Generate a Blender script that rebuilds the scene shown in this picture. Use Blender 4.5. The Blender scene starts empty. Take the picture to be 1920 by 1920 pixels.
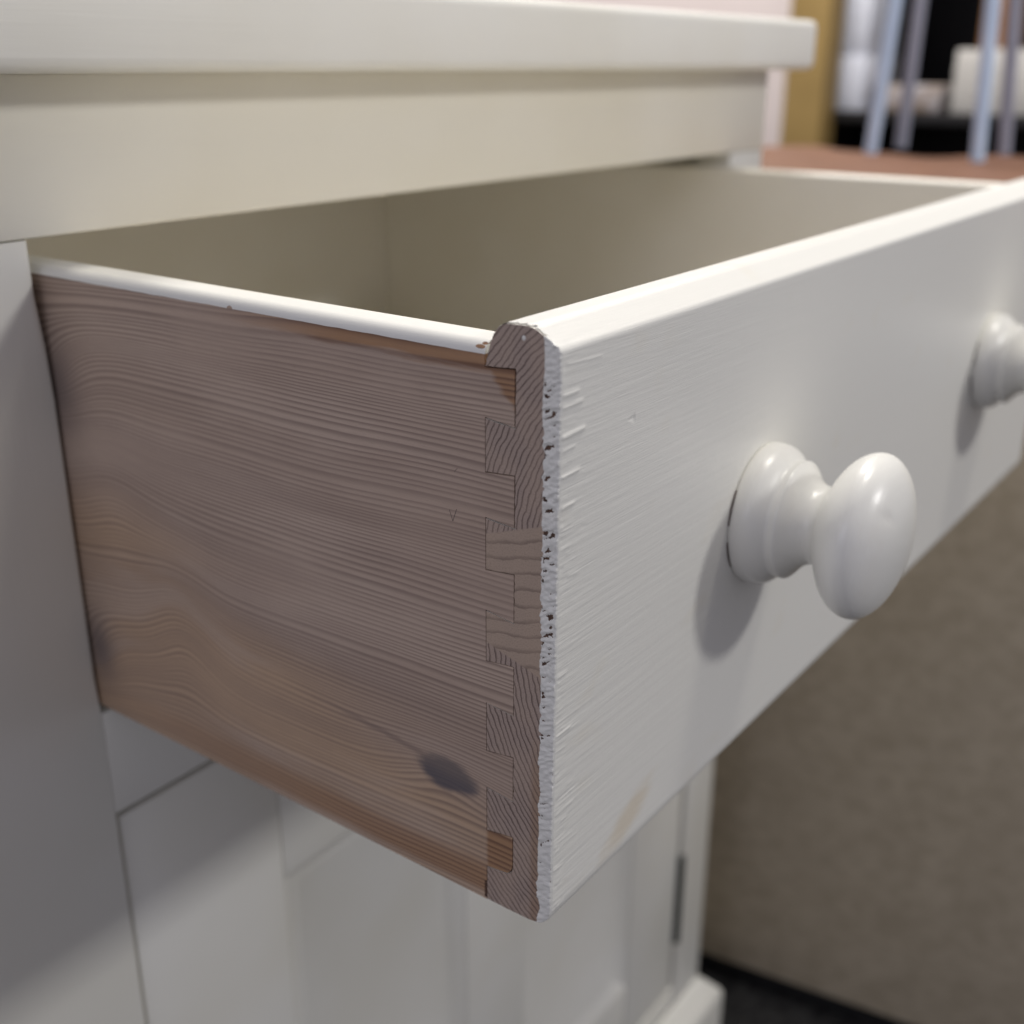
import bpy, bmesh, math, random
import numpy as np
from mathutils import Matrix, Vector

scene = bpy.context.scene
col = scene.collection
random.seed(7)

# ------------------------------------------------------------------ camera
cam_d = bpy.data.cameras.new("camera")
cam_d.sensor_width = 36.0
cam_d.lens = 2177.1 / 1920 * 36.0
cam_d.clip_start = 0.01
cam_d.clip_end = 60
cam = bpy.data.objects.new("camera", cam_d)
col.objects.link(cam)
right = Vector((0.59206, -0.80588, 0.00443)); up = Vector((0.28866, 0.2172, 0.93247)); fwd = Vector((0.75242, 0.5508, -0.36122))
R3 = Matrix((right, up, -fwd)).transposed()
cam.matrix_world = Matrix.Translation((-0.19844, -0.13244, 0.20722)) @ R3.to_4x4()
cam_d.dof.use_dof = True
cam_d.dof.focus_distance = 0.278
cam_d.dof.aperture_fstop = 9.5
cam_d.dof.aperture_blades = 0
scene.camera = cam

# ------------------------------------------------------------------ world and lamps
w = bpy.data.worlds.new("World"); scene.world = w; w.use_nodes = True
bg = w.node_tree.nodes["Background"]
bg.inputs[0].default_value = (0.885, 0.87, 1.0, 1); bg.inputs[1].default_value = 0.335

def area(name, loc, target, sx, sy, power, color):
    l = bpy.data.lights.new(name, 'AREA'); l.shape = 'RECTANGLE'; l.size = sx; l.size_y = sy
    l.energy = power; l.color = color
    o = bpy.data.objects.new(name, l); col.objects.link(o)
    o.location = loc
    o.rotation_euler = (Vector(target) - Vector(loc)).to_track_quat('-Z', 'Y').to_euler()
    return o
area("ceiling_lamp", (0.75, -0.24, 2.05), (0.22, 0.02, 0.1), 0.34, 0.34, 20.5, (1.0, 0.955, 0.86))
area("wall_fill_light", (1.35, 0.75, 2.0), (2.1, 0.75, 0.2), 0.5, 0.3, 60, (1.0, 0.965, 0.92))  # added fill light, unseen, brightens the far wall and shelving
area("front_lamp", (1.0, -2.25, 1.20), (0.0, 0.0, 0.05), 0.26, 0.26, 19.0, (1.0, 0.985, 0.965))
area("cool_side_light", (-2.3, 0.15, 0.9), (0, 0.1, 0.0), 1.5, 1.0, 8, (0.88, 0.88, 1.0))  # broad cool light from the left, source unseen

vs = scene.view_settings
vs.view_transform = 'Standard'; vs.look = 'None'; vs.gamma = 1.0; vs.exposure = 0.0; vs.use_curve_mapping = False
scene.render.engine = 'CYCLES'
scene.cycles.use_denoising = True
scene.cycles.max_bounces = 10
scene.cycles.diffuse_bounces = 6

# ------------------------------------------------------------------ node expression helper
class V:
    def __init__(s, nt, sock): s.nt, s.s = nt, sock
    def _m(s, op, *a):
        n = s.nt.nodes.new('ShaderNodeMath'); n.operation = op
        for i, x in enumerate((s,) + a):
            if isinstance(x, V): s.nt.links.new(x.s, n.inputs[i])
            else: n.inputs[i].default_value = float(x)
        return V(s.nt, n.outputs[0])
    def __add__(s, o): return s._m('ADD', o)
    __radd__ = __add__
    def __sub__(s, o): return s._m('SUBTRACT', o)
    def __rsub__(s, o): return (s * -1.0) + o
    def __mul__(s, o): return s._m('MULTIPLY', o)
    __rmul__ = __mul__
    def __truediv__(s, o): return s._m('DIVIDE', o)
    def exp(s): return s._m('EXPONENT')
    def frac(s): return s._m('FRACT')
    def sqrt(s): return s._m('SQRT')
    def abs(s): return s._m('ABSOLUTE')
    def pow(s, e): return s._m('POWER', e)
    def max(s, o): return s._m('MAXIMUM', o)
    def min(s, o): return s._m('MINIMUM', o)
    def gt(s, o): return s._m('GREATER_THAN', o)
    def ss(s, a, b):
        n = s.nt.nodes.new('ShaderNodeMapRange'); n.interpolation_type = 'SMOOTHSTEP'
        s.nt.links.new(s.s, n.inputs[0])
        lo, hi = (a, b) if a < b else (b, a)
        n.inputs[1].default_value = lo; n.inputs[2].default_value = hi
        n.inputs[3].default_value = 0.0 if a < b else 1.0
        n.inputs[4].default_value = 1.0 if a < b else 0.0
        return V(s.nt, n.outputs[0])

class Mat:
    def __init__(s, name, rough=0.5, spec=0.5):
        s.m = bpy.data.materials.new(name); s.m.use_nodes = True
        s.nt = s.m.node_tree; s.b = s.nt.nodes['Principled BSDF']
        s.b.inputs['Roughness'].default_value = rough
        s.b.inputs['Specular IOR Level'].default_value = spec
        tc = s.nt.nodes.new('ShaderNodeTexCoord')
        sp = s.nt.nodes.new('ShaderNodeSeparateXYZ')
        s.nt.links.new(tc.outputs['Object'], sp.inputs[0])
        s.x, s.y, s.z = (V(s.nt, o) * 1000.0 for o in sp.outputs)   # millimetres
    def vec(s, a, b, c=0.0):
        n = s.nt.nodes.new('ShaderNodeCombineXYZ')
        for i, x in enumerate((a, b, c)):
            if isinstance(x, V): s.nt.links.new(x.s, n.inputs[i])
            else: n.inputs[i].default_value = x
        return n.outputs[0]
    def noise(s, a, b, c=0.0, detail=2.0, rough=0.5):
        n = s.nt.nodes.new('ShaderNodeTexNoise'); n.inputs['Scale'].default_value = 1.0
        n.inputs['Detail'].default_value = detail; n.inputs['Roughness'].default_value = rough
        s.nt.links.new(s.vec(a, b, c), n.inputs['Vector'])
        return V(s.nt, n.outputs['Fac'])
    def mix(s, f, c1, c2):
        n = s.nt.nodes.new('ShaderNodeMix'); n.data_type = 'RGBA'
        if isinstance(f, V): s.nt.links.new(f.s, n.inputs[0])
        else: n.inputs[0].default_value = f
        for i, c in ((6, c1), (7, c2)):
            if isinstance(c, tuple): n.inputs[i].default_value = (*c, 1)
            else: s.nt.links.new(c, n.inputs[i])
        return n.outputs[2]
    def color(s, c):
        if isinstance(c, tuple): s.b.inputs['Base Color'].default_value = (*c, 1)
        else: s.nt.links.new(c, s.b.inputs['Base Color'])
    def bump(s, h, dist=0.0001, strength=1.0):
        n = s.nt.nodes.new('ShaderNodeBump'); n.inputs['Distance'].default_value = dist
        n.inputs['Strength'].default_value = strength
        s.nt.links.new(h.s, n.inputs['Height']); s.nt.links.new(n.outputs[0], s.b.inputs['Normal'])
    def gauss(s, a, b, ac, bc, sa, sb, amp):
        u = (a - ac) / sa; v = (b - bc) / sb
        return ((u * u + v * v) * -1.0).exp() * amp

PAINT = (0.80, 0.79, 0.742)
WARM_LIT_CREAM = (0.80, 0.772, 0.685)  # top rail cream, yellowed so warm bounce light sits in the colour

def mat_paint(name, horizontal=True, tint=PAINT, rough=0.42):
    k = Mat(name, rough, 0.4)
    if horizontal: n = k.noise(k.x * 0.02, k.y * 0.6, k.z * 0.6, 3)
    else: n = k.noise(k.x * 0.6, k.y * 0.6, k.z * 0.02, 3)
    big = k.noise(k.x * 0.012, k.y * 0.012, k.z * 0.012, 2)
    k.color(k.mix(big.ss(0.3, 0.75), tint, tuple(c * f for c, f in zip(tint, (0.95, 0.94, 0.91)))))
    k.bump(n, 0.00012, 0.6)
    return k.m
M_rail_warm_lit = mat_paint("warm_lit_cream_horizontal", True, WARM_LIT_CREAM)
M_paint_h = mat_paint("white_paint_horizontal")
M_paint_v = mat_paint("cream_paint_vertical", False)
M_inside = mat_paint("drawer_inside_paint", True, (0.83, 0.80, 0.73), 0.5)

def mat_coat():
    k = Mat("brushed_cream_paint", 0.40, 0.45)
    near = (k.x / 70.0 * -1.0).exp()
    st = k.noise(k.x * 0.028, k.z * 1.5 + k.x * 0.012, 3.0, 3, 0.55)
    fine = k.noise(k.x * 0.10, k.z * 4.0, 7.0, 2)
    gr = k.noise(k.x * 1.3, k.z * 1.3, k.y * 1.3, 2)
    k.bump((st * 0.7 + fine * 0.95 + k.noise(k.x * 0.012, k.z * 0.5, 5.0, 4, 0.7) * 1.2) * (near * 0.7 + 0.32) + gr * 0.07, 0.00010, 0.75)
    # tan stain rubbed along the lower edge
    ca, sa = math.cos(math.radians(24)), math.sin(math.radians(24))
    u = (k.x - 37.0) * ca + (k.z - 13.0) * sa; v = (k.z - 13.0) * ca - (k.x - 37.0) * sa
    wob = k.noise(k.x * 0.12, k.z * 0.25, 1.0, 3) - 0.5
    d = (u * u / (15.0 * 15.0) + v * v / (5.2 * 5.2)).sqrt() + wob * 0.9
    stain = d.ss(1.25, 0.35) * 0.45
    spots = k.noise(k.x * 0.035, k.z * 0.05, 9.0, 2).ss(0.62, 0.75) * 0.16
    c = k.mix(stain, PAINT, (0.66, 0.53, 0.34))
    c = k.mix(spots, c, (0.74, 0.66, 0.50))
    k.color(c)
    return k.m
M_coat = mat_coat()

def ring(p, a, b, drop=0.965):
    f = p.frac()
    return f.ss(a, b) * f.ss(1.0, drop)

def mat_side():
    k = Mat("greyed_pine_side_grain", 0.55, 0.3)
    y, z = k.y, k.z
    warp = (k.noise(y * 0.009, z * 0.018, 2.0, 1) - 0.5) * 8.0
    warp2 = (k.noise(y * 0.035, z * 0.10, 5.0, 2) - 0.5) * 0.55
    ph = z + warp + warp2 + y * 0.02
    ph = ph + k.gauss(y, z, 196, 116, 22, 16, 13) + k.gauss(y, z, 138, 44, 16, 24, -9) + k.gauss(y, z, 196, 20, 20, 15, 17)
    ph = ph + k.gauss(y, z, 166, 84, 18, 20, -6) + k.gauss(y, z, 36, 33, 20, 8, -6.0)
    rp = ph / 1.42 + (k.noise(ph * 0.06, 0.0, 1.0, 2) - 0.5) * 9.0
    lines = ring(rp, 0.20, 0.86, 0.84)
    vis = k.noise(y * 0.015, z * 0.03, 8.0, 2).ss(0.25, 0.6)
    fib = k.noise(y * 0.12, z * 7.0, 0.0, 3, 0.6)
    grey = k.noise(ph * 0.035, y * 0.006, 4.0, 2)
    # large tone: greyer upper half, warmer below
    tone = (z + (grey - 0.5) * 45.0 + (ph - z) * 0.25 + y * -0.33).ss(4.0, 34.0)
    warm = k.mix(grey.ss(0.3, 0.7), (0.57, 0.40, 0.265), (0.51, 0.36, 0.25))
    cool = k.mix(grey.ss(0.3, 0.7), (0.475, 0.358, 0.282), (0.525, 0.405, 0.326))
    c = k.mix(tone, warm, cool)
    band = k.noise(ph * 0.16, y * 0.004, 11.0, 3, 0.6)
    c = k.mix(band.ss(0.42, 0.70) * 0.22, c, (0.235, 0.175, 0.150))
    pale = k.noise(ph * 0.05, y * 0.008, 17.0, 3, 0.6)
    c = k.mix(pale.ss(0.48, 0.66) * 0.6, c, (0.58, 0.455, 0.365))
    c = k.mix(lines * (vis * 0.44 + 0.18), c, (0.165, 0.115, 0.097))
    fleck = k.noise(y * 0.35, z * 5.0, 13.0, 2, 0.7)
    c = k.mix(fleck.ss(0.60, 0.74) * 0.30, c, (0.15, 0.105, 0.088))
    # bare orange wood: under the top edge towards the front, and a stripe above the bottom edge
    n1 = (k.noise(y * 0.05, z * 0.5, 6.0, 3) - 0.5)
    top = (z + n1 * 6.0 + (y - 20.0) * -0.008).ss(142.0, 145.0) * y.ss(120.0, 60.0)
    tl1 = ((y - 12.0) * -1.0 + (z - 138.0) * 0.9 + n1 * 5.0).ss(-3.2, -0.8) * z.gt(131.0)
    bot = ((ph - z) * 0.35 + z + n1 * 2.0).ss(13.5, 8.0) * (z + n1).ss(1.0, 3.5) * y.ss(230.0, 20.0)
    tl6 = z.ss(23.5, 22.0) * y.ss(21.0, 19.6) * z.gt(9.0)
    org = (top * 0.92).max(tl1 * 0.9).max(bot * 0.75).max(tl6 * 0.85)
    orange = k.mix((lines * 0.8 + fib * 0.3), (0.42, 0.235, 0.118), (0.16, 0.075, 0.040))
    c = k.mix(org, c, orange)
    # blue-grey stained knot with its streak
    kn = k.noise(y * 0.15, z * 0.4, 3.0, 3) - 0.5
    ca, sa = math.cos(math.radians(-3)), math.sin(math.radians(-3))
    u = (y - 33.5) * ca - (z - 33.6) * sa; v = (z - 33.6) * ca + (y - 33.5) * sa
    knot = ((u * u / 112.0 + v * v / 29.0).sqrt() + kn * 0.6).ss(1.12, 0.66)
    dl = (z - 37.0) - (y - 43.0) * 0.10
    streak = (dl.abs() + kn * 1.2).ss(1.3, 0.2) * y.ss(38.0, 44.0) * y.ss(92.0, 55.0)
    c = k.mix(knot * 0.86, c, k.mix(v.ss(-2.0, 2.5), (0.085, 0.085, 0.105), (0.150, 0.130, 0.128)))
    c = k.mix(streak * 0.42, c, (0.145, 0.105, 0.100))
    kl = k.gauss(y, z, 187, 113, 10, 15, 0.75).max(k.gauss(y, z, 184, 24, 7.5, 12, 0.9))
    c = k.mix(kl, c, (0.185, 0.150, 0.140))
    c = k.mix(fib.ss(0.35, 0.75) * 0.22, c, (0.22, 0.165, 0.14))
    # cream paint that lapped over the top edge
    ed = (z + (k.noise(y * 0.12, 0.0, 2.0, 2) - 0.5) * 0.45).ss(147.25, 147.40)
    chip = k.gauss(y, z, 104, 147.3, 1.3, 0.9, 1.0).max(k.gauss(y, z, 22.0, 148.8, 1.6, 0.5, 1.0)).max(k.gauss(y, z, 21.2, 149.5, 0.9, 0.35, 1.0)).gt(0.5)
    pm = (ed - chip).max(0.0)
    k.color(k.mix(pm, c, PAINT))
    k.bump(fib * 0.7 + lines * -0.15 + pm * 1.4, 0.00007, 0.5)
    return k.m
M_side = mat_side()

def mat_end():
    k = Mat("pine_end_grain", 0.62, 0.25)
    y, z = k.y, k.z
    wob = (k.noise(y * 0.16, z * 0.16, 2.0, 3) - 0.5) * 1.9
    def dist(yc, zc): 
        a = y - yc; b = z - zc
        return (a * a + b * b).sqrt()
    pa = dist(-45.0, 100.0) / 1.36 + wob * 0.8
    pb = dist(30.0, 176.0) / 3.9 + wob * 0.35
    pc = dist(-62.0, 84.0) / 1.55 + wob * 0.8
    ra = ring(pa, 0.60, 0.90); rb = ring(pb, 0.66, 0.90, 0.93); rc = ring(pc, 0.58, 0.90)
    mA = (z + (y - 12.0) * 0.35).ss(107.4, 108.0); mC = (z + (y - 12.0) * -0.30).ss(74.3, 73.8)
    fine = k.noise(y * 3.0, z * 3.0, 1.0, 3, 0.65)
    patch = k.noise(y * 0.12, z * 0.08, 3.0, 2)
    lines = ra * mA + rc * mC + rb * ((mA + mC - 1.0) * -1.0) * 0.55
    base = k.mix(patch.ss(0.3, 0.7), (0.47, 0.362, 0.295), (0.42, 0.328, 0.280))
    base = k.mix(((mA + mC - 1.0) * -1.0) * 0.6, base, (0.49, 0.375, 0.28))
    # warmer bare wood at the very rim of the board
    rim = y.ss(7.6, 5.4) * z.ss(62.0, 40.0)
    base = k.mix(rim * 0.45, base, (0.33, 0.19, 0.10))
    rim2 = (y + (z - 150.0) * 0.6).ss(18.6, 20.2) * z.ss(140.0, 150.0)
    base = k.mix(rim2 * 0.6, base, (0.32, 0.16, 0.08))
    c = k.mix(lines * (0.12 + patch * 1.1), base, (0.085, 0.058, 0.048))
    c = k.mix(fine.ss(0.45, 0.75) * 0.5, c, (0.16, 0.12, 0.10))
    k.color(c)
    k.bump(fine * 0.7 + lines * -0.9, 0.00012, 0.8)
    return k.m
M_end = mat_end()

def mat_plain(name, c, rough=0.5, c2=None, sc=0.05, metal=0.0, bump=0.0):
    k = Mat(name, rough, 0.4)
    n = k.noise(k.x * sc, k.y * sc, k.z * sc, 3)
    k.color(k.mix(n.ss(0.3, 0.7), c, c2 or tuple(v * 0.86 for v in c)))
    k.b.inputs['Metallic'].default_value = metal
    if bump: k.bump(n, bump, 1.0)
    return k.m
M_bare = mat_plain("bare_brown_wood", (0.13, 0.07, 0.045), 0.8, (0.06, 0.035, 0.025), 0.8)
M_pencil = mat_plain("pencil_graphite", (0.10, 0.08, 0.075), 0.6)
M_hinge = mat_plain("dark_hinge_metal", (0.018, 0.022, 0.020), 0.55, None, 0.1)
M_chestside = None

# ------------------------------------------------------------------ mesh helpers
def empty(name, loc, label=None, cat=None, group=None):
    o = bpy.data.objects.new(name, None); col.objects.link(o); o.location = loc
    o.empty_display_size = 0.02
    if label: o['label'] = label; o['category'] = cat
    if group: o['group'] = group
    return o
def root_of(p):
    v = Vector((0, 0, 0))
    while p is not None: v += p.location; p = p.parent
    return v
def link(name, me, mats, parent=None, smooth=False, angle=None):
    o = bpy.data.objects.new(name, me); col.objects.link(o)
    for m in (mats if isinstance(mats, (list, tuple)) else [mats]): me.materials.append(m)
    if parent is not None:
        off = root_of(parent)
        me.transform(Matrix.Translation(-off)); o.parent = parent
    if smooth: me.polygons.foreach_set('use_smooth', [True] * len(me.polygons))
    if angle: me.set_sharp_from_angle(angle=math.radians(angle))
    me.update()
    return o
def mesh_bm(bm, name):
    me = bpy.data.meshes.new(name); bm.normal_update(); bm.to_mesh(me); bm.free(); return me
def box(name, lo, hi, mat, parent=None, bev=0.001, seg=2, rot=None):
    """bevelled box between two world corners"""
    bm = bmesh.new()
    c = [(a + b) / 2 for a, b in zip(lo, hi)]; s = [b - a for a, b in zip(lo, hi)]
    bmesh.ops.create_cube(bm, size=1.0, matrix=Matrix.Translation(c) @ (rot or Matrix()) @ Matrix.Diagonal((*s, 1)))
    if bev: bmesh.ops.bevel(bm, geom=bm.edges[:], offset=bev, segments=seg, affect='EDGES', profile=0.5)
    return link(name, mesh_bm(bm, name), mat, parent, smooth=True, angle=40)
def extrude_x(bm, poly, x0, x1, mi_side=0, mi_end=0):
    a = [bm.verts.new((x0, y, z)) for y, z in poly]; b = [bm.verts.new((x1, y, z)) for y, z in poly]
    n = len(poly)
    f = bm.faces.new(a); f.material_index = mi_end
    f2 = bm.faces.new(b[::-1]); f2.material_index = mi_end
    for i in range(n):
        q = bm.faces.new((a[i], b[i], b[(i + 1) % n], a[(i + 1) % n])); q.material_index = mi_side
def extrude_y(bm, poly, y0, y1, mi=None):
    a = [bm.verts.new((x, y0, z)) for x, z in poly]; b = [bm.verts.new((x, y1, z)) for x, z in poly]
    n = len(poly)
    bm.faces.new(a); bm.faces.new(b[::-1])
    for i in range(n):
        q = bm.faces.new((a[i], b[i], b[(i + 1) % n], a[(i + 1) % n]))
        if mi: q.material_index = mi[i]
def tube(bm, p, q, r, n=14):
    p, q = Vector(p), Vector(q); d = (q - p)
    m = Matrix.Translation((p + q) / 2) @ d.to_track_quat('Z', 'Y').to_matrix().to_4x4()
    bmesh.ops.create_cone(bm, cap_ends=True, segments=n, radius1=r, radius2=r, depth=d.length, matrix=m)

# numpy value noise
rng = np.random.default_rng(11)
def vnoise(u, v, seed=0):
    g = np.random.default_rng(seed).random((257, 257))
    u = np.asarray(u, float); v = np.asarray(v, float)
    iu = np.floor(u).astype(int); iv = np.floor(v).astype(int); fu = u - iu; fv = v - iv
    fu = fu * fu * (3 - 2 * fu); fv = fv * fv * (3 - 2 * fv)
    a = g[iu % 256, iv % 256]; b = g[(iu + 1) % 256, iv % 256]; c = g[iu % 256, (iv + 1) % 256]; d = g[(iu + 1) % 256, (iv + 1) % 256]
    return (a * (1 - fu) + b * fu) * (1 - fv) + (c * (1 - fu) + d * fu) * fv
def sstep(x, a, b):
    t = np.clip((x - a) / (b - a), 0, 1); return t * t * (3 - 2 * t)

# ------------------------------------------------------------------ setting: floor and wall
FZ = -0.57
D = 0.1874            # plane of the cabinet face
W = 0.4545            # drawer width
def mat_carpet():
    k = Mat("dark_grey_carpet", 0.95, 0.1)
    n = k.noise(k.x * 0.09, k.y * 0.09, k.z * 0.09, 4, 0.7); n2 = k.noise(k.x * 0.6, k.y * 0.6, k.z * 0.6, 2)
    k.color(k.mix(n.ss(0.3, 0.7), (0.018, 0.018, 0.019), (0.070, 0.068, 0.068)))
    k.bump(n + n2 * 0.6, 0.004, 1.0)
    return k.m
bm = bmesh.new()
bmesh.ops.create_grid(bm, x_segments=8, y_segments=8, size=2.2, matrix=Matrix.Translation((0.9, 0.4, FZ)))
fl = link("floor", mesh_bm(bm, "floor"), mat_carpet()); fl['kind'] = 'structure'
M_wall = mat_plain("pinkish_wall_plaster", (0.84, 0.74, 0.71), 0.8, (0.80, 0.70, 0.67), 0.004)
wl = box("wall", (2.45, 0.835, FZ), (2.50, 4.20, 1.90), M_wall, None, 0.002); wl['kind'] = 'structure'

# ------------------------------------------------------------------ the white cabinet
XL, XR = -0.062, 0.500
cab = empty("white_cabinet", ((XL + XR) / 2, D + 0.2, FZ), "cream painted wooden cabinet with thick worktop and panelled door, its drawer opening in view", "cabinet")
YB = D + 0.42
WT0, WT1 = 0.2038, 0.2310
# worktop with rounded edge
bm = bmesh.new()
bmesh.ops.create_cube(bm, size=1.0, matrix=Matrix.Translation(((XL - 0.008 + XR + 0.008) / 2, (D - 0.0258 + YB + 0.01) / 2, (WT0 + WT1) / 2)) @ Matrix.Diagonal((XR - XL + 0.016, YB + 0.01 - D + 0.0258, WT1 - WT0, 1)))
bmesh.ops.bevel(bm, geom=bm.edges[:], offset=0.0042, segments=5, affect='EDGES', profile=0.5)
link("worktop", mesh_bm(bm, "worktop"), M_paint_h, cab, True, 50)
TH = 0.022
box("top_rail", (XL, D, 0.1580), (XR, D + TH, WT0), M_rail_warm_lit, cab, 0.0012)
def stile(name, x0, x1, z0, z1, notch):
    bm = bmesh.new()
    # right-hand arris rounded more at the upper end where the stop was sanded
    N = 40; ringv = []
    for i in range(N + 1):
        z = z0 + (z1 - z0) * i / N
        inset = 0.0
        if notch: inset = 0.0014 * float(sstep(z, 0.124, 0.140))
        r = (0.0018 if z > -0.002 else 0.0003) + (0.0012 if notch and z > 0.12 else 0)
        x1i = x1 - inset
        pts = [(x0, D)]
        for k in range(5):
            a = math.pi / 2 * k / 4
            pts.append((x1i - r + r * math.sin(a), D + r - r * math.cos(a)))
        pts += [(x1i, D + TH), (x0, D + TH)]
        ringv.append([bm.verts.new((x, y, z)) for x, y in pts])
    n = len(ringv[0])
    for i in range(N):
        for j in range(n):
            bm.faces.new((ringv[i][j], ringv[i][(j + 1) % n], ringv[i + 1][(j + 1) % n], ringv[i + 1][j]))
    bm.faces.new(ringv[0][::-1]); bm.faces.new(ringv[-1])
    return link(name, mesh_bm(bm, name), M_paint_v, cab, True, 40)
ZP = -0.493
stile("front_stile", XL, -0.0008, ZP, 0.1577, True)
bm = bmesh.new()
box("front_stile", (0.4562, D, ZP), (XR, D + TH, 0.1577), M_paint_v, cab, 0.0015)
box("drawer_rail", (-0.00075, D + 0.0001, -0.0445), (0.4562, D + TH, -0.0035), M_paint_v, cab, 0.0003)
box("bottom_rail", (-0.0008, D + 0.0004, ZP), (0.4562, D + TH, -0.472), M_paint_h, cab, 0.001)
box("side_panel", (XL + 0.0005, D + TH, ZP), (XL + 0.018, YB, WT0), M_paint_v, cab, 0.0008)
box("side_panel", (XR - 0.018, D + TH, ZP), (XR - 0.0005, YB, WT0), M_paint_v, cab, 0.0008)
box("back_panel", (XL + 0.018, YB - 0.01, ZP), (XR - 0.018, YB, WT0), M_inside, cab, 0)
box("dust_panel", (XL + 0.018, D + TH, -0.016), (XR - 0.018, YB - 0.01, -0.0035), M_inside, cab, 0)
for x0, x1 in ((XL + 0.018, -0.0015), (0.4568, XR - 0.018)):
    box("drawer_guide", (x0, D + TH, -0.0035), (x1, YB - 0.01, 0.02), M_inside, cab, 0.0005)
# door: frame of stiles, rails and muntin round two recessed panels
door = empty("door", (0, 0, 0)); door.parent = cab; door.location = Vector((0.4535, D, -0.47)) - cab.location
DX0, DX1, DZ0, DZ1 = 0.0011, 0.4525, -0.4705, -0.0477
DY = D + 0.0012
def dpart(name, lo, hi, mat=M_paint_v, bev=0.0012): return box(name, lo, hi, mat, door, bev)
dpart("door_stile", (DX0, DY, DZ0), (0.0755, DY + 0.02, DZ1), bev=0.0016)
dpart("door_stile", (0.3830, DY, DZ0), (DX1, DY + 0.02, DZ1), bev=0.0016)
dpart("door_rail", (0.0755, DY + 0.0003, -0.122), (0.3830, DY + 0.02, DZ1), M_paint_h)
dpart("door_rail", (0.0755, DY + 0.0003, DZ0), (0.3830, DY + 0.02, -0.415), M_paint_h)
dpart("door_muntin", (0.2000, DY + 0.0003, -0.415), (0.2560, DY + 0.02, -0.122))
def panel(x0, x1, z0, z1):
    # recessed field with sloping borders
    bm = bmesh.new(); b = 0.013; d = 0.0095
    o_ = [(x0, DY + 0.001, z0), (x1, DY + 0.001, z0), (x1, DY + 0.001, z1), (x0, DY + 0.001, z1)]
    i_ = [(x0 + b, DY + d, z0 + b), (x1 - b, DY + d, z0 + b), (x1 - b, DY + d, z1 - b), (x0 + b, DY + d, z1 - b)]
    k_ = [(x, DY + 0.017, z) for x, _, z in o_]
    vo = [bm.verts.new(v) for v in o_]; vi = [bm.verts.new(v) for v in i_]; vk = [bm.verts.new(v) for v in k_]
    bm.faces.new(vi); bm.faces.new(vk[::-1])
    for j in range(4):
        bm.faces.new((vo[j], vo[(j + 1) % 4], vi[(j + 1) % 4], vi[j])); bm.faces.new((vo[(j + 1) % 4], vo[j], vk[j], vk[(j + 1) % 4]))
    bmesh.ops.recalc_face_normals(bm, faces=bm.faces[:])
    bmesh.ops.bevel(bm, geom=[e for e in bm.edges if e.verts[0] in vi and e.verts[1] in vi], offset=0.002, segments=3, affect='EDGES')
    link("door_panel", mesh_bm(bm, "door_panel"), M_paint_v, door, True, 35)
panel(0.0757, 0.1998, -0.4148, -0.1222)
panel(0.2562, 0.3828, -0.4148, -0.1222)
# hinge in the gap between door and right stile
bm = bmesh.new()
tube(bm, (0.4545, D + 0.0005, -0.424), (0.4545, D + 0.0005, -0.346), 0.0036, 16)
bmesh.ops.create_cube(bm, size=1, matrix=Matrix.Translation((0.4545, D + 0.004, -0.385)) @ Matrix.Diagonal((0.010, 0.004, 0.076, 1)))
link("hinge", mesh_bm(bm, "hinge"), M_hinge, cab, True, 40)
# plinth with a sloping top
def plinth():
    bm = bmesh.new()
    x0, x1, y0, y1 = XL, XR, D, YB
    lv = [(0.0005, ZP), (0.004, ZP - 0.003), (0.017, ZP - 0.018), (0.0195, ZP - 0.023), (0.0195, FZ)]
    rings = []
    for o_, z in lv:
        rings.append([bm.verts.new(v) for v in ((x0 - o_, y0 - o_ * 0.75, z), (x1 + o_, y0 - o_ * 0.75, z), (x1 + o_, y1, z), (x0 - o_, y1, z))])
    bm.faces.new(rings[0]); bm.faces.new(rings[-1][::-1])
    for a, b in zip(rings, rings[1:]):
        for j in range(4): bm.faces.new((a[j], b[j], b[(j + 1) % 4], a[(j + 1) % 4]))
    bmesh.ops.recalc_face_normals(bm, faces=bm.faces[:])
    return link("plinth", mesh_bm(bm, "plinth"), M_paint_h, cab)
plinth()

# ------------------------------------------------------------------ the drawer (world origin = its front left bottom corner)
dr = empty("drawer", (0, 0, 0), "pulled-out cream drawer with bare pine side, dovetail joints and two round knobs", "drawer")
mm = 0.001
# profile of the drawer front, (y, z) in mm, from the inner top edge over the top, down the face, to the bottom
prof = np.array([(20.3, 145.2), (19.8, 147.6), (19.1, 150.2), (18.0, 152.6), (16.4, 154.4), (14.6, 155.2), (9.0, 155.35), (6.9, 155.0), (0.45, 151.5), (0.0, 150.7), (0, 149.5),
                 (0, 6.5), (0.15, 4.8), (0.8, 3.0), (2.2, 1.5), (4.2, 0.5), (6.5, 0.05), (9, 0), (14, -0.1)], float)
def resample(p, step):
    seg = np.hypot(*np.diff(p, axis=0).T); s = np.concatenate([[0], np.cumsum(seg)])
    n = int(s[-1] / step); t = np.linspace(0, s[-1], n + 1)
    return np.stack([np.interp(t, s, p[:, 0]), np.interp(t, s, p[:, 1])], 1)
P = resample(prof, 0.29)
for _ in range(2): P[1:-1] = (P[:-2] + 2 * P[1:-1] + P[2:]) / 4
T = np.gradient(P, axis=0); T /= np.linalg.norm(T, axis=1)[:, None]
NRM = np.stack([T[:, 1], -T[:, 0]], 1)         # outward (checked: on the face T=(0,-1) -> (-1,0))
inner = resample(prof, 1.2); Ti = np.gradient(inner, axis=0); Ti /= np.linalg.norm(Ti, axis=1)[:, None]
inner = inner - 0.22 * np.stack([Ti[:, 1], -Ti[:, 0]], 1)

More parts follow.
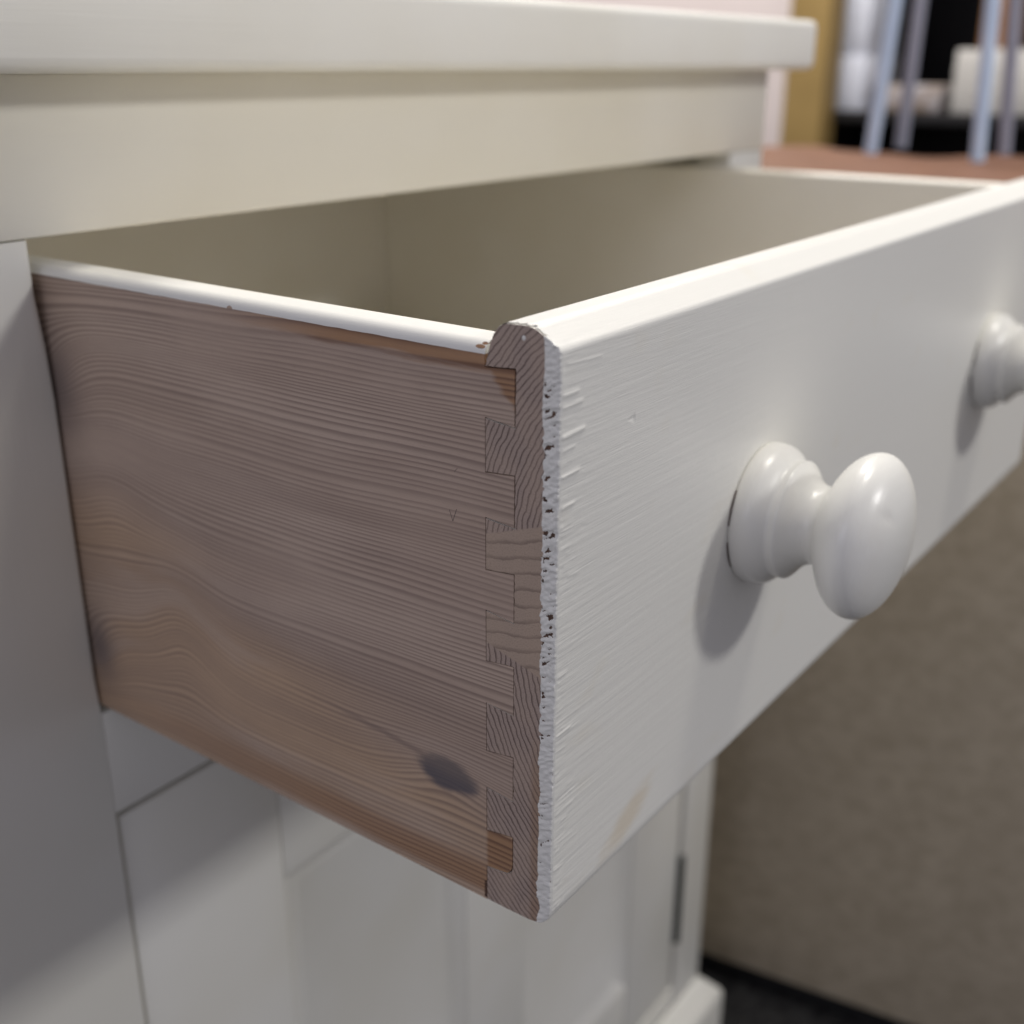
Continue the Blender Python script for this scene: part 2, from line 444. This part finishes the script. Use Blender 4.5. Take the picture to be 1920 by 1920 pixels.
# tails of the side board: (y at shoulder, z top, z bottom) and (y at tip, z top, z bottom)
YS, YT = 20.3, 12.1
tails = [(144.6, 132.9, 145.2, 131.9), (120.0, 108.8, 120.7, 108.0), (95.6, 85.0, 96.5, 83.9), (71.4, 59.7, 72.3, 58.8), (45.9, 35.0, 47.0, 34.1), (22.0, 10.6, 23.3, 11.6)]
gaps = [0.34, 0.32, 0.26, 0.18, 0.22, 0.26]
STH = 0.0125
# front board: notched end section, full section between
bm = bmesh.new()
body = [tuple(q) for q in inner]                      # from inner top to bottom (going down the face)
notch = []
zb = 0.2
notch.append((YS, zb))
rj = np.random.default_rng(3)
def jag(p, q, n, amp):
    out = [p]
    L = math.hypot(q[0] - p[0], q[1] - p[1]); nx, ny = -(q[1] - p[1]) / L, (q[0] - p[0]) / L
    for i in range(1, n):
        t = i / n; o_ = rj.normal(0, amp)
        out.append((p[0] + (q[0] - p[0]) * t + nx * o_, p[1] + (q[1] - p[1]) * t + ny * o_))
    return out
for (a, b, c, d), g in zip(tails[::-1], gaps[::-1]):
    g *= 0.5
    if b < 12:    # lowest tail: rounded lower tip
        notch += [(YS, b - g), (YT + 1.6, d - g - 0.2), (YT + 0.3 - g, d - g + 1.0), (YT - g, d + 2.6), (YT - g, c + g), (YS, a + g)]
    else:
        notch += jag((YS, b - g), (YT - g, d - g), 7, 0.045) + jag((YT - g, d - g), (YT - g, c + g), 16, 0.075) + jag((YT - g, c + g), (YS, a + g), 7, 0.045) + [(YS, a + g)]
poly = [(y * mm, z * mm) for y, z in body + notch]
full = [(y * mm, z * mm) for y, z in body + [(YS, zb)]]
extrude_x(bm, poly, 0.0, STH, 0, 1)
extrude_x(bm, full, STH, W, 0, 1)
bmesh.ops.recalc_face_normals(bm, faces=bm.faces[:])
front = link("front_panel", mesh_bm(bm, "front_panel"), [M_inside, M_end], dr)

# the brushed paint coat on the drawer front: top, face and the ragged strip lapped onto the end
nP = len(P); y_, z_ = P[:, 0], P[:, 1]
S = 26
face_x = np.concatenate([[0.12, 0.3, 0.6], np.arange(1.0, 62.0, 0.45), np.linspace(62.4, W * 1000, 90)])
rough_ = sstep(vnoise(z_ * 0.10, z_ * 0 + 2.2, 31), 0.25, 0.75)
ybound = 4.45 + (vnoise(z_ * 0.17, z_ * 0 + 8.3, 2) - 0.5) * 1.1 + (vnoise(z_ * 0.55, z_ * 0 + 3.3, 1) - 0.5) * 0.9 * rough_ + (vnoise(z_ * 1.8, z_ * 0 + 6.3, 33) - 0.5) * 0.55 * rough_ + (z_ - 75) / 150 * 0.5
co = np.zeros((nP, S + len(face_x), 3))
valid = np.ones((nP, S + len(face_x)), bool)
onstrip = (ybound - y_) > 0.25
RR = 0.35 + 0.38 * (1 - sstep(z_, 5, 85)) + (vnoise(z_ * 0.7, z_ * 0 + 5.1, 16) - 0.5) * 0.2
for j in range(S):
    a = j / (S - 1)
    yy = np.where(onstrip, y_ + 0.29 * RR + (1 - a) * (ybound - y_ - 0.29 * RR), y_)
    h = (vnoise(yy * 0.55 + z_ * 0.1, z_ * 1.25 + yy * 0.35, 3) - 0.45) * 0.56 + (vnoise(yy * 0.6, z_ * 1.5 + yy * 0.7, 4) - 0.5) * 0.62 + (vnoise(yy * 1.5, z_ * 2.8, 14) - 0.5) * 0.24
    low = 0.55 + 0.45 * sstep(z_, 20, 90)
    x = -np.maximum(0.25 + h * low, 0.052)
    if j == 0: x = np.full(nP, 0.05)
    elif j == 1: x = x * 0.75
    # the arris is rounded, more so towards the bottom
    sd = np.clip(yy - y_, 0, 99); 
    x = x + np.where(sd < RR, RR - np.sqrt(np.maximum(RR ** 2 - (RR - np.minimum(sd, RR)) ** 2, 0)), 0)
    yy = yy + np.where(onstrip, (vnoise(z_ * 1.5, z_ * 0 + 1.7, 15) - 0.5) * 0.7 * sstep(a, 0.6, 0.9) * (1 - sstep(a, 0.93, 1.0)), 0)
    co[:, j, 0], co[:, j, 1], co[:, j, 2] = x, yy, z_
    # pits where the filler broke away
valid[~onstrip, :S - 1] = False
# pits (y, z, ry, rz) in mm, on the strip
pits_raw = [(4.4, 140.8, 0.55, 0.55), (4.6, 126.9, 0.62, 0.60), (4.9, 119.6, 0.5, 0.35), (4.3, 117.2, 0.5, 0.4), (4.7, 109.2, 1.0, 0.42), (5.0, 104.0, 0.4, 0.7), (4.4, 97.5, 0.4, 0.3), (4.9, 89.5, 0.45, 0.35),
        (4.7, 81.5, 0.5, 0.3), (4.2, 76.0, 0.4, 0.3), (4.8, 70.0, 0.35, 0.6), (4.7, 64.0, 0.35, 0.7), (4.4, 57.0, 0.4, 0.35), (4.9, 49.5, 0.4, 0.45), (4.3, 43.0, 0.5, 0.3), (4.5, 34.0, 0.7, 0.3), (4.8, 26.0, 0.4, 0.35), (4.6, 19.6, 0.5, 0.3), (4.8, 12.0, 0.4, 0.3)]
pits = [(a - 0.5, b, c * 1.1, d * 1.1) for a, b, c, d in pits_raw if b > 96 or int(b) in (81, 57, 34)]
rp = np.random.default_rng(21)
pits += [(rp.uniform(3.7, 4.2), rp.uniform(6, 146), rp.uniform(0.2, 0.35), rp.uniform(0.18, 0.28)) for _ in range(2)]
for (py, pz, ry, rz) in pits:
    yy, zz = co[:, :S, 1], co[:, :S, 2]
    r = np.hypot((yy - py) / ry, (zz - pz) / rz) + (vnoise(yy * 2.0, zz * 2.0, 5) - 0.5) * 1.3
    valid[:, :S] &= ~(r < 0.9)
# smooth dents round the pits
    co[:, :S, 0] += 0.2 * np.exp(-np.clip(r, 0, 9) ** 2 * 0.8) * (co[:, :S, 0] < 0)
# face: long brush/grain ridges plus short thick drags that start at the arris
ridges = []
r2 = np.random.default_rng(5)
for _ in range(150):
    z0 = r2.uniform(3, 149)
    if vnoise(np.array([z0 * 0.09]), np.array([0.5]), 41)[0] < 0.35: continue
    big = z0 > 85
    L = min(16.0, 1.2 + r2.exponential(4.0 if big else 2.2)); ampl = (0.03 + r2.exponential(0.06 if big else 0.035)); wz = r2.uniform(0.16, 0.55)
    ridges.append((z0, L, min(ampl, 0.25) * r2.choice([1, 1, -0.8]), wz, r2.normal(0.01, 0.05), r2.choice([0.0, 0.3, 1.0, 3.0, 6.0]) * r2.uniform(0.3, 1.2)))
ridges += [(141.0, 7.0, 0.24, 0.45, 0.02, 0.2), (138.3, 9.0, 0.22, 0.4, 0.03, 0.0), (131.7, 10.0, 0.30, 0.55, 0.05, 0.0), (128.6, 6.0, 0.20, 0.4, 0.03, 0.3), (122.6, 8.0, 0.26, 0.5, 0.04, 0.2), (115.2, 6.0, 0.2, 0.4, 0.03, 0.5), (57.0, 7.0, 0.22, 0.35, 0.02, 0.5)]
for i, X in enumerate(face_x):
    h = (vnoise(X * 0.035 + 3, z_ * 0.8, 6) - 0.5) * (0.015 + 0.035 * math.exp(-X / 40)) + (vnoise(X * 0.08, z_ * 1.9 + X * 0.02, 7) - 0.5) * (0.008 + 0.06 * math.exp(-X / 25))
    h = h + (vnoise(X * 0.25, z_ * 1.6, 8) - 0.5) * 0.10 * math.exp(-X / 7)
    for z0, L, am, wz, sl, xs in ridges:
        if X > L + xs + 4: continue
        prf = float(sstep(X, xs - 0.4, xs + 0.4) * (1 - sstep(X, xs + L - 1.5, xs + L + 0.5)))
        if prf > 0: h = h + am * prf * np.exp(-((z_ - z0 - sl * X) / wz) ** 2)
    # triangular nick
    if 28.5 < X < 31.5: h = h - 0.22 * np.clip(1 - np.abs(z_ - 129.2) / (0.2 + 0.45 * (X - 28.5)), 0, 1)
    Xp = X + np.where(onstrip, 0.29 * RR * math.exp(-X / 1.5), 0)
    off = 0.02 + h * float(0.15 + 0.85 * sstep(X, 0.0, 1.2)) - np.where(onstrip & (Xp < RR), RR - np.sqrt(np.maximum(RR ** 2 - (RR - np.minimum(Xp, RR)) ** 2, 0)), 0)
    xs_ = X + np.where(~onstrip & (i == 0), (vnoise(y_ * 1.6, z_ * 0.8, 9)) * 0.5 + 1.6 * sstep(vnoise(y_ * 0.9, z_ * 0.9, 19), 0.62, 0.8), 0) if i == 0 else X + 0 * z_
    xs_ = np.where(onstrip, Xp, xs_)
    if i in (1, 2): xs_ = np.maximum(xs_, np.where(onstrip, 0, co[:, S, 0] + 0.15 * i))
    co[:, S + i, 0] = xs_
    co[:, S + i, 1] = y_ + NRM[:, 0] * off
    co[:, S + i, 2] = z_ + NRM[:, 1] * off
valid[~onstrip, S - 1] = False
nc = S + len(face_x)
idx = np.arange(nP * nc).reshape(nP, nc)
q = np.stack([idx[:-1, :-1], idx[1:, :-1], idx[1:, 1:], idx[:-1, 1:]], -1)
ok = valid[:-1, :-1] & valid[1:, :-1] & valid[1:, 1:] & valid[:-1, 1:]
q = q[ok]
used = np.unique(q); remap = -np.ones(nP * nc, int); remap[used] = np.arange(len(used))
me = bpy.data.meshes.new("paint_coat")
vv = (co.reshape(-1, 3) * mm)[used]; ff = remap[q]
me.vertices.add(len(vv)); me.vertices.foreach_set('co', vv.ravel())
me.loops.add(ff.size); me.loops.foreach_set('vertex_index', ff.ravel().astype(np.int32))
me.polygons.add(len(ff)); me.polygons.foreach_set('loop_start', np.arange(0, ff.size, 4, dtype=np.int32))
me.update(calc_edges=True); me.validate()
coat = link("paint_coat", me, M_coat, front, True)
coat['label'] = "brush-marked cream paint with a chipped ragged left edge"

# raw torn wood under the ragged paint strip
bm = bmesh.new()
bm.faces.new([bm.verts.new((-0.00006, y * mm, z * mm)) for y, z in ((0.9, 8.0), (3.6, 4.0), (4.1, 146.0), (0.9, 146.0))])
link("torn_wood", mesh_bm(bm, "torn_wood"), M_bare, front)

# left side board with its tails
def side_profile(x0, sgn):
    # (x, z) section, top edge rounded
    t = STH * 1000; r = 4.0; pts = [(0, 0)]
    for k in range(7):
        a = math.pi / 2 * k / 6; pts.append((r * 0.75 - r * 0.75 * math.cos(a), 150.2 - 3.1 + 3.1 * math.sin(a)))
    for k in range(7):
        a = math.pi / 2 * k / 6; pts.append((t - 3.5 + 3.5 * math.sin(a), 150.2 - 2.6 + 2.6 * math.cos(a)))
    pts.append((t, 0))
    return [((x0 + sgn * x) * mm, z * mm) for x, z in pts]
bm = bmesh.new()
sp = side_profile(0, 1); n = len(sp)
mi = [0] * n
for i in range(n):
    if i >= 8: mi[i] = 1
extrude_y(bm, sp, 20.5 * mm, 0.452, mi)
for (a, b, c, d), g in zip(tails, gaps):
    g *= 0.5
    YS = 20.5
    if b < 12: pl = [(YS, a - g), (YT + g, c - g), (YT + g, d + 2.6), (YT + 0.4 + g, d + 1.0 + g), (YT + 1.7, d - 0.2 + g), (YS, b + g)]
    else: pl = [(YS, a - g), (YT + g, c - g), (YT + g, d + g), (YS, b + g)]
    extrude_x(bm, [(y * mm, z * mm) for y, z in pl], 0.0, STH - 0.0002, 0, 0)
bmesh.ops.recalc_face_normals(bm, faces=bm.faces[:])
side = link("side_panel", mesh_bm(bm, "side_panel"), [M_side, M_inside], dr, True, 30)
side['label'] = "bare greyed pine side with wavy grain and a blue-grey knot"
bm = bmesh.new()
extrude_y(bm, side_profile(W * 1000, -1), 20.35 * mm, 0.452)
bmesh.ops.recalc_face_normals(bm, faces=bm.faces[:])
link("side_panel", mesh_bm(bm, "side_panel"), M_inside, dr, True, 30)
box("back_panel", (0.0005, 0.4522, 0.012), (W - 0.0005, 0.466, 0.148), M_inside, dr, 0.001)
box("bottom_panel", (STH - 0.004, 0.0204, 0.008), (W - STH + 0.004, 0.4521, 0.012), M_inside, dr, 0)
# dark end of the drawer bottom groove beside the front board
box("groove_slot", (-0.0001, 0.02035, 0.0006), (0.0015, 0.0211, 0.0058), M_bare, dr, 0)

# knobs turned from one profile: (distance from face, radius) in mm
kp = [(0, 22.2), (0.6, 22.9), (2.5, 23.2), (5.0, 23.0), (7.0, 22.2), (8.6, 20.8), (9.6, 19.6), (10.2, 19.0), (10.9, 18.9), (11.8, 19.0), (12.8, 18.5), (13.8, 17.4), (15.0, 15.8), (16.6, 14.0), (18.6, 12.6), (20.6, 12.0), (22.0, 12.2), (23.2, 13.4),
      (24.4, 15.6), (25.8, 18.4), (27.6, 21.0), (29.8, 23.2), (32.2, 24.6), (34.8, 25.2), (37.2, 24.8), (39.6, 23.2), (41.8, 20.6), (43.6, 17.2), (45.0, 13.4), (46.0, 9.2), (46.6, 4.8), (46.8, 0.0)]
def smooth_poly(k, it):
    a = np.array(k, float)
    for _ in range(it):
        o = [a[0]]
        for i in range(len(a) - 1): o += [a[i] * 0.75 + a[i + 1] * 0.25, a[i] * 0.25 + a[i + 1] * 0.75]
        a = np.array(o + [a[-1]])
    return a
def knob(cx, cz):
    pr = smooth_poly([(d * 0.955, rr * (0.925 if d < 12 else 0.965)) for d, rr in kp], 1); n = 72; bm = bmesh.new(); rings = []
    for d, r in pr[:-1]:
        ring_ = []
        for j in range(n):
            a = 2 * math.pi * j / n
            dd = d
            # a short pressed dent on the cap
            u, v = r * math.cos(a), r * math.sin(a)
            if d > 36: dd -= 0.5 * math.exp(-((v - 7.0 + u * 0.35) / 0.8) ** 2 - ((u + 11.5) / 2.6) ** 2)
            ring_.append(bm.verts.new((cx + u * mm, -dd * mm, cz + v * mm)))
        rings.append(ring_)
    tip = bm.verts.new((cx, -pr[-1][0] * mm, cz))
    for a, b in zip(rings, rings[1:]):
        for j in range(n): bm.faces.new((a[j], a[(j + 1) % n], b[(j + 1) % n], b[j]))
    for j in range(n): bm.faces.new((rings[-1][j], rings[-1][(j + 1) % n], tip))
    bm.faces.new(rings[0][::-1])
    bmesh.ops.recalc_face_normals(bm, faces=bm.faces[:])
    k = link("knob", mesh_bm(bm, "knob"), M_knob, dr, True)
    # bare wood showing where the paint cracked round the base
    bm = bmesh.new()
    for a0, a1 in ((2.55, 3.05), (3.3, 3.75), (4.3, 4.9)):
        pv = None; N = 14
        for i in range(N + 1):
            a = a0 + (a1 - a0) * i / N
            wd = 0.25 * math.sin(math.pi * i / N) + 0.03
            cur = [bm.verts.new((cx + rr * math.cos(a) * mm, -dd * mm, cz + rr * math.sin(a) * mm)) for rr, dd in ((20.7, 0.02), (21.05 + wd, 0.45 + wd * 0.3), (21.0, 0.02))]
            if pv:
                for s in range(3): bm.faces.new((pv[s], pv[(s + 1) % 3], cur[(s + 1) % 3], cur[s]))
            pv = cur
    bmesh.ops.recalc_face_normals(bm, faces=bm.faces[:])
    link("paint_crack", mesh_bm(bm, "paint_crack"), M_bare, k)
    return k
kk = Mat("knob_cream_paint", 0.31, 0.55)
kn_ = kk.noise(kk.x * 0.25, kk.y * 0.9, kk.z * 0.25, 2)
gz = kk.noise(kk.x * 0.05, kk.y * 0.12, kk.z * 0.05, 4, 0.65)
kk.color(kk.mix(gz.ss(0.48, 0.72) * 0.12, PAINT, (0.70, 0.64, 0.55))); kk.bump(kn_, 0.00012, 0.4)
M_knob = kk.m
k1 = knob(0.1080, 0.0818); k2 = knob(0.3465, 0.0818)

# small marks on the drawer: pencil tick, droplet of paint
bm = bmesh.new()
def stroke(y0, z0, y1, z1, wd):
    dy, dz = y1 - y0, z1 - z0; L = math.hypot(dy, dz); ny, nz = -dz / L * wd, dy / L * wd
    a = [(y0 + ny, z0 + nz), (y0 - ny, z0 - nz), (y1 - ny, z1 - nz), (y1 + ny, z1 + nz)]
    bm.faces.new([bm.verts.new((-0.00003, y * mm, z * mm)) for y, z in a])
stroke(31.2, 108.3, 30.2, 105.6, 0.07); stroke(30.2, 105.6, 29.0, 108.9, 0.07); stroke(29.5, 118.2, 28.6, 119.2, 0.05)
link("pencil_mark", mesh_bm(bm, "pencil_mark"), M_pencil, side)
bm = bmesh.new()
bmesh.ops.create_uvsphere(bm, u_segments=14, v_segments=8, radius=1.0, matrix=Matrix.Translation((0, 9.9 * mm, 152.4 * mm)) @ Matrix.Diagonal((0.00018, 0.00052, 0.00058, 1)))
link("paint_drop", mesh_bm(bm, "paint_drop"), M_coat, front, True)

# ------------------------------------------------------------------ brown chest beside the cabinet
def mat_chest(name, c1, c2, c3):
    k = Mat(name, 0.6, 0.3)
    n = k.noise(k.x * 0.02, k.y * 0.022 , k.z * 0.035 + k.y * 0.02, 5, 0.65)
    f = k.noise(k.x * 0.2, k.y * 0.06, k.z * 0.10, 5, 0.7)
    c = k.mix(n.ss(0.3, 0.7), c1, c2); k.color(k.mix(f.ss(0.42, 0.62) * 0.5, c, c3))
    return k.m
M_chest = mat_chest("grey_brown_board", (0.58, 0.50, 0.375), (0.52, 0.445, 0.33), (0.39, 0.325, 0.225))
M_chesttop = mat_chest("red_brown_top", (0.19, 0.092, 0.052), (0.15, 0.070, 0.040), (0.12, 0.054, 0.031))
M_black = mat_plain("black_base", (0.012, 0.012, 0.013), 0.7)
ch = empty("brown_chest", (0.85, 0.2, FZ), "grey-brown wooden chest with red-brown top standing to the right of the cream cabinet", "chest")
ROT = Matrix.Rotation(math.radians(8.8), 4, 'Z')   # the chest stands slightly askew
def chest_part(name, lo, hi, mat, bev):
    o = box(name, lo, hi, mat, None, bev)
    o.data.transform(Matrix.Translation((-0.62, -0.14, -FZ)))
    o.data.transform(ROT)
    o.data.transform(Matrix.Translation((0.597 - 0.85, 0.14 - 0.2, 0)))
    o.parent = ch
    return o
chest_part("side_board", (0.6200, -0.17, FZ + 0.022), (0.640, 0.66, 0.098), M_chest, 0.001)
chest_part("carcass", (0.640, -0.165, FZ + 0.022), (1.02, 0.655, 0.098), M_chest, 0.001)
chest_part("base", (0.628, -0.15, FZ), (1.01, 0.64, FZ + 0.022), M_black, 0.001)
# top with an uneven far edge
bm = bmesh.new()
ys = np.linspace(-0.18, 0.67, 80); nearx = 0.612
farx = 1.115 + 0.15 * (ys - 0.15) + 0.035 * np.sin(ys * 26.0 - 0.6) + 0.015 * np.sin(ys * 61)
lo_, hi_ = 0.098, 0.1195
rg = [[bm.verts.new(v) for v in ((nearx, y, lo_), (nearx, y, hi_ - 0.003), (nearx + 0.003, y, hi_), (f - 0.004, y, hi_), (f, y, hi_ - 0.004), (f, y, lo_))] for y, f in zip(ys, farx)]
for a, b in zip(rg, rg[1:]):
    for j in range(6): bm.faces.new((a[j], b[j], b[(j + 1) % 6], a[(j + 1) % 6]))
bm.faces.new(rg[0][::-1]); bm.faces.new(rg[-1])
bmesh.ops.recalc_face_normals(bm, faces=bm.faces[:])
o = link("chest_top", mesh_bm(bm, "chest_top"), M_chesttop, None, True, 40)
o.data.transform(Matrix.Translation((-0.62, -0.14, -FZ))); o.data.transform(ROT); o.data.transform(Matrix.Translation((0.597 - 0.85, 0.14 - 0.2, 0)))
o.parent = ch

# slanted pale metal legs standing on the chest top
M_tube = mat_plain("pale_blue_grey_metal", (0.60, 0.75, 0.95), 0.35, (0.54, 0.69, 0.90), 0.02)
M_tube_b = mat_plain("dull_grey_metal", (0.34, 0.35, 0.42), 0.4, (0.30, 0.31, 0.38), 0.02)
st = empty("metal_stand", (1.08, 0.26, 0.1195), "pale grey metal stand with slanted tube legs on the brown chest top", "stand")
legs = [((1.049, 0.317), (1.049, 0.309, 0.267)), ((1.153, 0.3206), (1.153, 0.3184, 0.271)), ((1.0114, 0.1975), (1.0114, 0.2038, 0.263)), ((1.1174, 0.2005), (1.1174, 0.2116, 0.267))]
tops = []
for li, ((bx, by), (tx, ty, tz)) in enumerate(legs):
    s = (0.47 - 0.1195) / (tz - 0.1195); tp = Vector((bx + (tx - bx) * s, by + (ty - by) * s, 0.47)); tops.append(tp)
    bm = bmesh.new(); tube(bm, (bx, by, 0.1197), tp, 0.0068, 18)
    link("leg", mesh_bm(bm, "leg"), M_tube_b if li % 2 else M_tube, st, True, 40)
for a, b in ((0, 1), (2, 3), (0, 2), (1, 3)):
    bm = bmesh.new(); tube(bm, tops[a], tops[b], 0.0066, 18)
    link("cross_bar", mesh_bm(bm, "cross_bar"), M_tube, st, True, 40)

# ------------------------------------------------------------------ far shop shelving
M_ochre = mat_plain("ochre_timber", (0.36, 0.24, 0.085), 0.6, (0.31, 0.205, 0.07), 0.01)
o = box("ochre_post", (1.98, 0.755, FZ), (2.05, 0.832, 1.2), M_ochre, None, 0.002)
o['label'] = "ochre timber post between the pinkish wall and dark shelving"; o['category'] = "post"
M_shelf = mat_plain("black_shelf_board", (0.010, 0.009, 0.010), 0.6)
sh = empty("dark_shelf_unit", (2.2, 0.45, FZ), "black shelf unit in the blurred background beside the ochre post", "shelf")
box("back_board", (2.42, 0.10, FZ), (2.44, 0.82, 1.2), M_shelf, sh, 0.001)
box("upright", (2.06, 0.800, FZ), (2.419, 0.820, 1.2), M_shelf, sh, 0.001)
box("upright", (2.04, 0.10, FZ), (2.419, 0.12, 1.2), M_shelf, sh, 0.001)
for z in (0.105, 0.52, -0.3):
    box("shelf_board", (2.04, 0.121, z), (2.419, 0.7995, z + 0.018), M_shelf, sh, 0.001)
M_whitebox = mat_plain("white_card", (0.62, 0.64, 0.72), 0.6); M_cream = mat_plain("pale_card", (0.52, 0.50, 0.47), 0.6)
M_brownbox = mat_plain("brown_card", (0.24, 0.115, 0.045), 0.7)
def bx_(name, lo, hi, m, label, cat, group=None):
    o = box(name, lo, hi, m, None, 0.003)
    o['label'] = label; o['category'] = cat
    if group: o['group'] = group
bx_("white_box", (2.07, 0.712, 0.1235), (2.25, 0.772, 0.222), M_whitebox, "tall white box on the dark shelf, lower of the two beside the ochre post", "box")
bx_("white_box", (2.075, 0.715, 0.2225), (2.25, 0.775, 0.340), M_whitebox, "white box stacked on another, upper of the two beside the ochre post", "box")
bx_("flat_box", (2.10, 0.575, 0.1235), (2.28, 0.702, 0.170), mat_plain("mottled_card", (0.40, 0.38, 0.40), 0.6, (0.20, 0.13, 0.07), 0.03), "low mottled pale box on the dark shelf behind the metal legs", "box")
bx_("pale_carton", (2.07, 0.34, 0.1235), (2.26, 0.548, 0.232), M_cream, "wide pale carton on the dark shelf at the right edge", "box")
bx_("brown_carton", (2.10, 0.470, 0.2325), (2.25, 0.522, 0.345), M_brownbox, "upright brown carton standing on the wide pale carton", "box")
